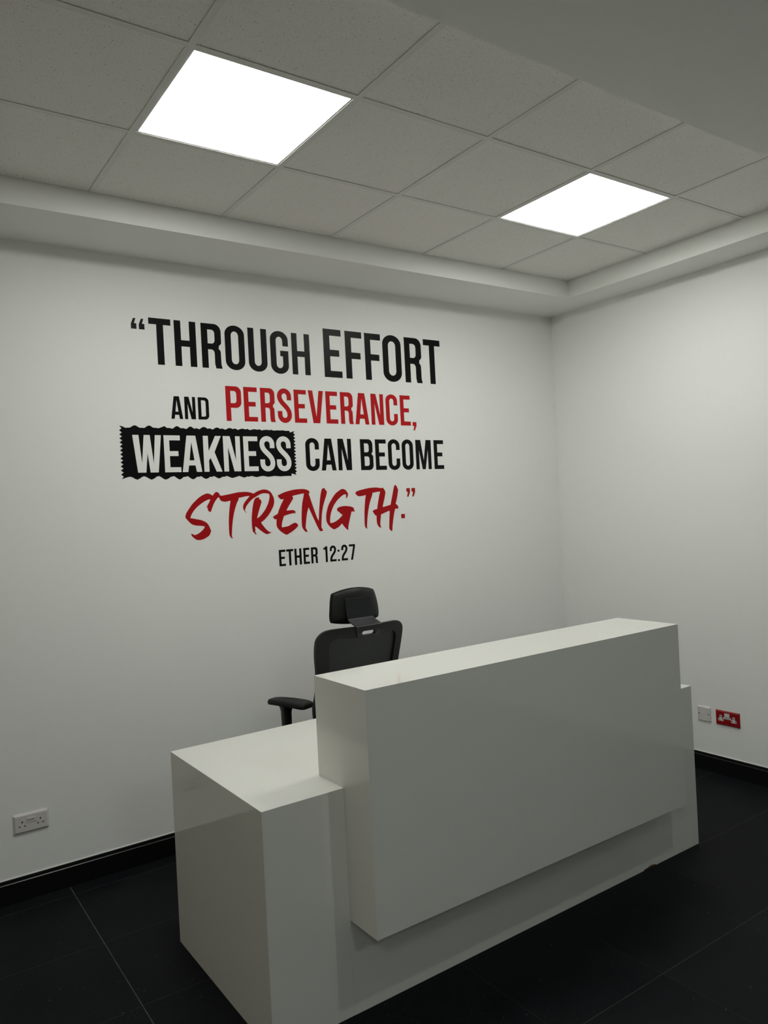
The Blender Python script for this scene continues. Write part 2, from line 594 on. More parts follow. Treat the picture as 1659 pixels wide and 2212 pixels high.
# unseen fill panels added behind the camera, only to supply bounce light
for k, (x, y) in enumerate(REAR_FILL):
    led_panel(x, y, ('added fill light panel under the soffit behind the viewer, left', 'added fill light panel under the soffit behind the viewer, right')[k], H_SOFF - .0075)

r = thing('downlight', 'small round surface-mounted can downlight under the plain soffit facing the desk front', 'light', (-1.42, -2.27, H_SOFF))
bm = bmesh.new()
n = 40
prof = [(.056, -.0002), (.056, -.037), (.054, -.039), (.051, -.037), (.051, -.004), (.033, -.0035)]
rings = [[bm.verts.new((rr * math.cos(2 * math.pi * i / n), rr * math.sin(2 * math.pi * i / n), z)) for i in range(n)] for rr, z in prof]
for a, b in zip(rings, rings[1:]):
    for i in range(n):
        bm.faces.new((a[i], a[(i + 1) % n], b[(i + 1) % n], b[i]))
finish(bm, 'housing', M_darkwall, r, smooth=40)
bm = bmesh.new()
cyl(bm, (0, 0, -.0045), (0, 0, 1), .034, .003, 40)
finish(bm, 'lens', M_down, r)

# ------------------------------------------------------------------ reception desk
DESK_L, DESK_D, H1, H2 = 2.2459, .815, .7524, 1.1006
UA, UB, P_, Q_, ZB = .2984, 1.934, .1591, .1616, .3144
desk = thing('reception_desk', 'white gloss L-stepped reception desk with a raised counter, on the black floor', 'desk', (-2.3027, -.6073, 0), .0055)
TP = .018
BV = .0012
def part(name, m, *b, bev=BV, parent=None):
    bm = bmesh.new()
    box(bm, *b, bev=bev)
    return finish(bm, name, m, parent or desk)
def panel(name, *a, **k):
    bm = bmesh.new()
    mitred(bm, *a, **k)
    return finish(bm, name, M_lam, desk)
EX, EY, EZ = (1, 0, 0), (0, 1, 0), (0, 0, 1)
NX, NY, NZ = (-1, 0, 0), (0, -1, 0), (0, 0, -1)
panel('worktop', (0, 0, H1), EX, EY, EZ, DESK_L, DESK_D, TP, (1, 1, 1, 0))
panel('side_panel', (0, DESK_D, 0), NY, EZ, NX, DESK_D, H1, TP, (0, 1, 0, 1))
panel('side_panel', (DESK_L, 0, 0), EY, EZ, EX, DESK_D, H1, TP, (1, 0, 0, 1))
panel('front_panel', (0, 0, 0), EX, EZ, NY, UA - .00006, H1, TP, (1, 0, 0, 1))
panel('front_panel', (UB + .00006, 0, 0), EX, EZ, NY, DESK_L - UB - .00006, H1, TP, (0, 1, 0, 1))
# centre front panel, its bottom edge chipped near the right end
ch = 1.90
lp = [(UA + .00006, 0), (ch - .075, 0), (ch - .07, .004), (ch - .045, .006), (ch - .035, .010), (ch - .012, .011), (ch - .006, .007),
      (ch, .008), (ch + .012, .003), (ch + .016, 0), (UB - .00006, 0), (UB - .00006, H1 - TP), (UA + .00006, H1 - TP)]
finish(sheet([lp], TP, lambda a, b, d: (a, TP - d, b), back=True), 'front_panel', M_lam, desk)
lp = [(ch - .078, .0002), (ch + .018, .0002), (ch + .01, .012), (ch - .05, .012)]
finish(sheet([lp], .012, lambda a, b, d: (a, .0155 - d, b), back=True), 'chipped_core', M_core, desk)
# raised counter: a closed box that hangs over the front and stands on the worktop
panel('counter_top', (UA, -P_, H2), EX, EY, EZ, UB - UA, P_ + Q_, TP, (1, 1, 1, 1))
panel('counter_front', (UA, -P_, ZB), EX, EZ, NY, UB - UA, H2 - ZB, TP, (1, 1, 1, 1))
panel('counter_back', (UB, Q_, H1 + .0002), NX, EZ, EY, UB - UA, H2 - H1 - .0002, TP, (1, 1, 0, 1))
panel('counter_bottom', (UA, -.0002, ZB), EX, NY, NZ, UB - UA, P_ - .0002, TP, (1, 1, 0, 1))
for a, nx in ((UA, -1), (UB, 1)):
    out = [(-P_, ZB), (-.0002, ZB), (-.0002, H1 + .0002), (Q_, H1 + .0002), (Q_, H2), (-P_, H2)]
    inn = [(-P_ + TP, ZB + TP), (-.0002, ZB + TP), (-.0002, H1 + .0002), (Q_ - TP, H1 + .0002), (Q_ - TP, H2 - TP), (-P_ + TP, H2 - TP)]
    bm = bmesh.new()
    fo = [bm.verts.new((a, y, z)) for y, z in out]
    fi = [bm.verts.new((a - nx * TP, y, z)) for y, z in inn]
    bm.faces.new(fo)
    bm.faces.new(fi[::-1])
    for i in range(6):
        bm.faces.new((fo[i], fi[i], fi[(i + 1) % 6], fo[(i + 1) % 6]))
    finish(bm, 'counter_side', M_lam, desk)

# ------------------------------------------------------------------ office chair (turned to the wall)
XC, YB = -1.305, .29
chair = thing('office_chair', 'black mesh-back office chair with headrest behind the white desk, facing the wall', 'chair', (XC, YB + .31, 0))
OY = -.31                                   # backrest plane in chair space
def back_y(x, z):
    """curved back: wraps forward at the sides, leans in towards the lumbar"""
    t = max(0.0, 1.085 - z)
    lum = .075 * math.sin(min(t / .42, 1.25) * math.pi / 2)
    return OY + 1.0 * x * x + lum
def back_place(x, z, d):
    return (x, back_y(x, z) - d, z)
outer_half = [(0, 1.117), (.08, 1.118), (.15, 1.117), (.195, 1.114), (.222, 1.103), (.240, 1.084), (.2475, 1.06), (.2475, 1.02), (.243, .97),
              (.236, .92), (.232, .85), (.236, .79), (.244, .74), (.240, .68), (.228, .63), (.20, .60), (.15, .585), (0, .58)]
inner_half = [(0, 1.062), (.10, 1.066), (.15, 1.072), (.175, 1.064), (.189, 1.045), (.190, 1.01), (.186, .96), (.180, .90), (.176, .83), (.176, .77),
              (.178, .71), (.170, .66), (.14, .64), (0, .635)]
mirror = lambda h: [(x, z) for x, z in h] + [(-x, z) for x, z in reversed(h[1:-1])]
outer = densify(smooth_loop(mirror(outer_half), 2, 60), .018)
inner = densify(smooth_loop(mirror(inner_half), 2, 60), .018)
slot = rrect(-.040, .040, 1.0745, 1.0945, .0098, 6)
bmf = fine_sheet([outer, inner, slot], .020, back_place, .014)
fr = finish(bmf, 'backrest_frame', M_blackplastic, chair, smooth=35)
md = fr.modifiers.new('bevel', 'BEVEL')
md.width, md.segments, md.limit_method, md.angle_limit = .004, 3, 'ANGLE', math.radians(60)
# mesh panel: grid stretched over the opening
bm = bmesh.new()
nx, nz = 22, 24
def half_w(z, prof):
    for (xa, za), (xb, zb) in zip(prof[2:], prof[3:-1]):
        if zb <= z <= za:
            return xa + (xb - xa) * (za - z) / max(za - zb, 1e-6)
    return prof[2][0] if z > prof[2][1] else prof[-2][0]
g = []
for j in range(nz + 1):
    row = []
    for i in range(nx + 1):
        f = 2 * i / nx - 1
        u = min(max((abs(f) * .19 - .075) / .03, 0), 1)
        zt = 1.067 + .019 * u * u * (3 - 2 * u)      # top edge dips under the handle slot
        z = zt - (zt - .630) * j / nz
        x = f * (half_w(min(z, 1.05), inner_half) + .008)
        row.append(bm.verts.new((x, back_y(x, z) - .007, z)))
    g.append(row)
for j in range(nz):
    for i in range(nx):
        bm.faces.new((g[j][i], g[j][i + 1], g[j + 1][i + 1], g[j + 1][i]))
# cut the strip behind the handle slot free: rows above the frame opening are hidden by the frame
finish(bm, 'backrest_mesh', M_mesh, chair, smooth=True)
# headrest bracket: bent plate, upper leg on the headrest shell, sloping shelf, lower leg on the frame with a slot
BW = .0735
ys_ = back_y(0, 1.1)
lower = [(-.064, 1.066), (.064, 1.066), (BW, 1.119), (-BW, 1.119)]
bm = fine_sheet([densify(lower, .012), slot], .008, lambda a, b, d: (a, back_y(a, b) - .019 - d, b), .012)
br = finish(bm, 'headrest_bracket', M_bracket, chair)
bm = bmesh.new()
path = [(OY - .030, 1.112), (OY - .029, 1.1195), (OY - .024, 1.1225), (OY + .030, 1.140), (OY + .037, 1.144), (OY + .041, 1.150), (OY + .053, 1.190), (OY + .060, 1.246)]
th = .006
ringsL = []
for k, (y, z) in enumerate(path):
    a = Vector(path[max(k - 1, 0)]); b = Vector(path[min(k + 1, len(path) - 1)])
    t = (b - a).normalized()
    nrm = Vector((t.y, -t.x))           # towards the wall side / underside
    hw = BW if k > 1 else BW - .001
    row = []
    for (x, s) in ((-hw, 0), (hw, 0), (hw, 1), (-hw, 1)):
        row.append(bm.verts.new((x, y + nrm.x * th * s, z + nrm.y * th * s)))
    ringsL.append(row)
for a, b in zip(ringsL, ringsL[1:]):
    for i in range(4):
        bm.faces.new((a[i], a[(i + 1) % 4], b[(i + 1) % 4], b[i]))
bm.faces.new(ringsL[0]); bm.faces.new(ringsL[-1][::-1])
bs = finish(bm, 'headrest_bracket_plate', M_bracket, chair)
md = bs.modifiers.new('bevel', 'BEVEL'); md.width, md.segments = .0015, 2
# headrest: padded curved cushion with a shell on its back
HC = OY + .085                               # depth of shell centre
def head_shape(s, v):
    """s in [-1, 1] across, v in [0, 1] up"""
    hw = .160 - .022 * v - .012 * math.sin(math.pi * v)
    x = .004 + s * hw
    z = 1.124 + .154 * v + .014 * v * (1 - s * s) - .004 * (1 - v) * (1 - s * s)
    y = HC - .012 + 1.4 * x * x + .016 * v - .006 * math.sin(math.pi * v)
    return x, y, z
def pillow(y_front, y_back, bulge, ns=26, nv=16, inset=1.0):
    bm = bmesh.new()
    def remap(s, v):
        # squircle so that the corners are round
        a, b = s, 2 * v - 1
        k = .13
        return a * (1 - k * b * b * a * a), .5 + .5 * b * (1 - k * a * a * b * b)
    sides = []
    for yo, sg in ((y_back, -1), (y_front, 1)):
        rows = []
        for j in range(nv + 1):
            row = []
            for i in range(ns + 1):
                s, v = remap(inset * (2 * i / ns - 1), .5 + inset * (j / nv - .5))
                x, y, z = head_shape(s, v)
                e = 1 - max(abs(2 * i / ns - 1), abs(2 * j / nv - 1)) ** 6
                row.append(bm.verts.new((x, y + yo * (.25 + .75 * e) + sg * bulge * (1 - (2 * i / ns - 1) ** 4) * (1 - (2 * j / nv - 1) ** 4), z)))
            rows.append(row)
        for j in range(nv):
            for i in range(ns):
                bm.faces.new((rows[j][i], rows[j][i + 1], rows[j + 1][i + 1], rows[j + 1][i]))
        sides.append(rows)
    a, b = sides
    loop = lambda r: [r[0][i] for i in range(ns)] + [r[j][ns] for j in range(nv)] + [r[nv][i] for i in range(ns, 0, -1)] + [r[j][0] for j in range(nv, 0, -1)]
    la, lb = loop(a), loop(b)
    for i in range(len(la)):
        bm.faces.new((la[i], la[(i + 1) % len(la)], lb[(i + 1) % len(lb)], lb[i]))
    return bm
finish(pillow(.048, .002, .010), 'headrest_cushion', M_fabric, chair, smooth=50)
finish(pillow(.004, -.012, 0.0, inset=.955), 'headrest_shell', M_blackplastic, chair, smooth=40)
# spine, seat, mechanism, gas lift, star base, castors
bm = bmesh.new()
for y0, y1, z0, z1, hw in ((.055, .085, .42, .66, .04), (-.24 + .0, -.215 + .03, .40, .60, .05)):
    pass
box(bm, -.045, .045, OY + .035, OY + .062, .40, .80, bev=.008)
box(bm, -.045, .045, OY + .035, .10, .385, .42, bev=.008)
finish(bm, 'back_support', M_blackplastic, chair, smooth=40)
bm = bmesh.new()
lp = densify(rrect(-.25, .25, -.20, .29, .09, 8), .04)
lo = [bm.verts.new((x, y, .44)) for x, y in lp]
mid = [bm.verts.new((x * 1.02, y * 1.02, .475)) for x, y in lp]
hi = [bm.verts.new((x * .96, y * .96, .51)) for x, y in lp]
top = [bm.verts.new((x * .6, y * .6, .522)) for x, y in lp]
for a, b in ((lo, mid), (mid, hi), (hi, top)):
    for i in range(len(lp)):
        bm.faces.new((a[i], a[(i + 1) % len(lp)], b[(i + 1) % len(lp)], b[i]))
bm.faces.new(lo[::-1]); bm.faces.new(top)
finish(bm, 'seat', M_fabric, chair, smooth=50)
bm = bmesh.new()
box(bm, -.09, .09, -.10, .12, .385, .438, bev=.012)
finish(bm, 'tilt_mechanism', M_blackplastic, chair)
bm = bmesh.new()
cyl(bm, (0, 0, .11), (0, 0, 1), .025, .28, 24)
finish(bm, 'gas_lift', M_chrome, chair, smooth=40)
for k in range(5):
    a = math.radians(90 + 72 * k)
    d = Vector((math.cos(a), math.sin(a), 0)); p = Vector((-d.y, d.x, 0))
    bm = bmesh.new()
    rr = []
    for t, hw, z0, z1 in ((.0, .030, .085, .125), (.15, .024, .085, .115), (.28, .018, .078, .096), (.295, .014, .080, .092)):
        rr.append([bm.verts.new(d * t + p * hw * s + Vector((0, 0, z))) for s, z in ((-1, z0), (1, z0), (.8, z1), (-.8, z1))])
    for u, v in zip(rr, rr[1:]):
        for i in range(4):
            bm.faces.new((u[i], u[(i + 1) % 4], v[(i + 1) % 4], v[i]))
    bm.faces.new(rr[0]); bm.faces.new(rr[-1][::-1])
    leg = finish(bm, 'base_leg', M_blackplastic, chair)
    bm = bmesh.new()
    c = d * .28
    for s in (-1, 1):
        cyl(bm, c + p * (.008 * s) + Vector((0, 0, .03)), p * s, .03, .018, 20)
    cyl(bm, c + Vector((0, 0, .03)), (0, 0, 1), .008, .055, 12)
    finish(bm, 'castor', M_blackplastic, leg, smooth=40)
# armrests: curved post, sleeve collar, contoured pad (left pad swivelled inwards)
for s in (-1, 1):
    px_, py_ = s * .291, .0
    bm = bmesh.new()
    rr = []
    for z, w_, d_, off in ((.40, .030, .035, -.06), (.46, .030, .034, -.02), (.52, .022, .030, 0), (.62, .020, .028, 0), (.70, .0215, .029, 0), (.721, .026, .034, 0), (.7315, .030, .038, 0)):
        ring = []
        for q in range(16):
            t = 2 * math.pi * q / 16
            cx, sy = math.cos(t), math.sin(t)
            ring.append(bm.verts.new((px_ + s * off + w_ * math.copysign(abs(cx) ** .6, cx), py_ + d_ * math.copysign(abs(sy) ** .6, sy), z)))
        rr.append(ring)
    for u, v in zip(rr, rr[1:]):
        for i in range(16):
            bm.faces.new((u[i], u[(i + 1) % 16], v[(i + 1) % 16], v[i]))
    bm.faces.new(rr[0][::-1]); bm.faces.new(rr[-1])
    arm = finish(bm, 'armrest', M_blackplastic, chair, smooth=40)
    # pad outline in its own frame: long axis b
    half = .127
    rings = []
    outline = []
    for q in range(40):
        t = 2 * math.pi * q / 40
        cx, sy = math.cos(t), math.sin(t)
        b = half * math.copysign(abs(sy) ** .35, sy)
        wd = .044 - .008 * (b / half)
        outline.append((wd * math.copysign(abs(cx) ** .4, cx), b))
    ang = math.radians(20) * (1 if s < 0 else -1)
    ca, sa = math.cos(ang), math.sin(ang)
    oc = (px_ + (.02 if s < 0 else -.02), py_ + .0)
    bm = bmesh.new()
    for sc, z in ((.84, .7305), (.96, .7315), (1.0, .737), (1.0, .745), (.96, .752), (.84, .7565), (.4, .758)):
        ring = []
        for a, b in outline:
            sag = .006 * (b / half) ** 2
            x, y = a * sc, b * (1 - (1 - sc) * .35)
            ring.append(bm.verts.new((oc[0] + ca * x - sa * y, oc[1] + sa * x + ca * y, z - sag)))
        rings.append(ring)
    for u, v in zip(rings, rings[1:]):
        for i in range(40):
            bm.faces.new((u[i], u[(i + 1) % 40], v[(i + 1) % 40], v[i]))
    bm.faces.new(rings[0][::-1]); bm.faces.new(rings[-1])
    finish(bm, 'arm_pad', M_padrubber, arm, smooth=45)

# ------------------------------------------------------------------ sockets and plate
def plate_bm(w_, h_, t, bev):
    """face plate standing on the wall at local y = 0 towards -y; bevelled rim"""
    bm = bmesh.new()
    rows = []
    for hx, hz, y in ((w_ / 2, h_ / 2, 0), (w_ / 2, h_ / 2, -t * .45), (w_ / 2 - bev, h_ / 2 - bev, -t)):
        rows.append([bm.verts.new((x, y, z)) for x, z in rrect(-hx, hx, -hz, hz, .003, 3)])
    n_ = len(rows[0])
    for u, v in zip(rows, rows[1:]):
        for i in range(n_):
            bm.faces.new((u[i], u[(i + 1) % n_], v[(i + 1) % n_], v[i]))
    bm.faces.new(rows[-1])
    bm.faces.new(rows[0][::-1])
    return bm
def flat_part(root, name, m, x0, x1, z0, z1, y, t):
    bm = bmesh.new()
    box(bm, x0, x1, y - t, y, z0, z1)
    return finish(bm, name, m, root)
def pins(root, cx, cz, y, t=.0005):
    flat_part(root, 'pin_slot', M_slot, cx - .0022, cx + .0022, cz + .0065, cz + .0145, y, t)
    for s in (-1, 1):
        flat_part(root, 'pin_slot', M_slot, cx + s * .011 - .0035, cx + s * .011 + .0035, cz - .0105, cz - .0063, y, t)

TPL = .009
left = thing('wall_socket', 'white double wall socket low on the quote wall, left of the desk', 'socket', (-2.697, Y_WALL, .3385))
finish(plate_bm(.147, .086, TPL, .008), 'face_plate', M_plastic, left)
for s in (-1, 1):
    pins(left, s * .038, -.0025, -TPL)
for s in (-1, 1):
    flat_part(left, 'rocker_switch', M_plastic, s * .0085 - .0073, s * .0085 + .0073, .0155, .0215, -TPL, .0035)
flat_part(left, 'printed_line', M_greyprint, -.023, .023, -.0005, .0015, -TPL, .0003)

red = thing('wall_socket', 'red double wall socket with white outlets on the right wall', 'socket', (X_WALL, -.208, .338), -math.pi / 2)
finish(plate_bm(.149, .086, TPL, .006), 'face_plate', M_redplastic, red)
for s in (-1, 1):
    cx = s * .0405
    lp = [(cx - .0165, -.0175), (cx + .0165, -.0175), (cx + .0165, -.002), (cx + .007, -.002), (cx + .007, .0165), (cx - .007, .0165), (cx - .007, -.002), (cx - .0165, -.002)]
    o = finish(sheet([lp], .0008, lambda a, b, d: (a, -TPL - d, b)), 'outlet_insert', M_plastic, red)
    o['label'] = 'white outlet face'
    pins(red, cx, -.0005 - .0008, -TPL - .0008)
flat_part(red, 'rocker_switch', M_plastic, -.0155, .0155, .0085, .0305, -TPL, .0028)
flat_part(red, 'label_strip', M_plastic, -.0255, .0245, -.0035, .0075, -TPL, .0005)
flat_part(red, 'printed_line', M_greyprint, -.0235, .0225, -.0005, .0012, -TPL - .0005, .0002)
flat_part(red, 'printed_line', M_greyprint, -.0135, .0125, .0035, .0055, -TPL - .0005, .0002)

blank = thing('blank_plate', 'plain white square blanking plate beside the red socket', 'plate', (X_WALL, -.057, .340), -math.pi / 2)
finish(plate_bm(.087, .087, TPL, .004), 'face_plate', M_plastic, blank)
for s in (-1, 1):
    bm = bmesh.new()
    cyl(bm, (s * .0302, -TPL + .0002, 0), (0, -1, 0), .0042, .0005, 16)
    sc_ = finish(bm, 'screw', M_screw, blank)
    flat_part(sc_, 'screw_slot', M_slot, s * .0302 - .0036, s * .0302 + .0036, -.0006, .0006, -TPL - .0003, .0002)

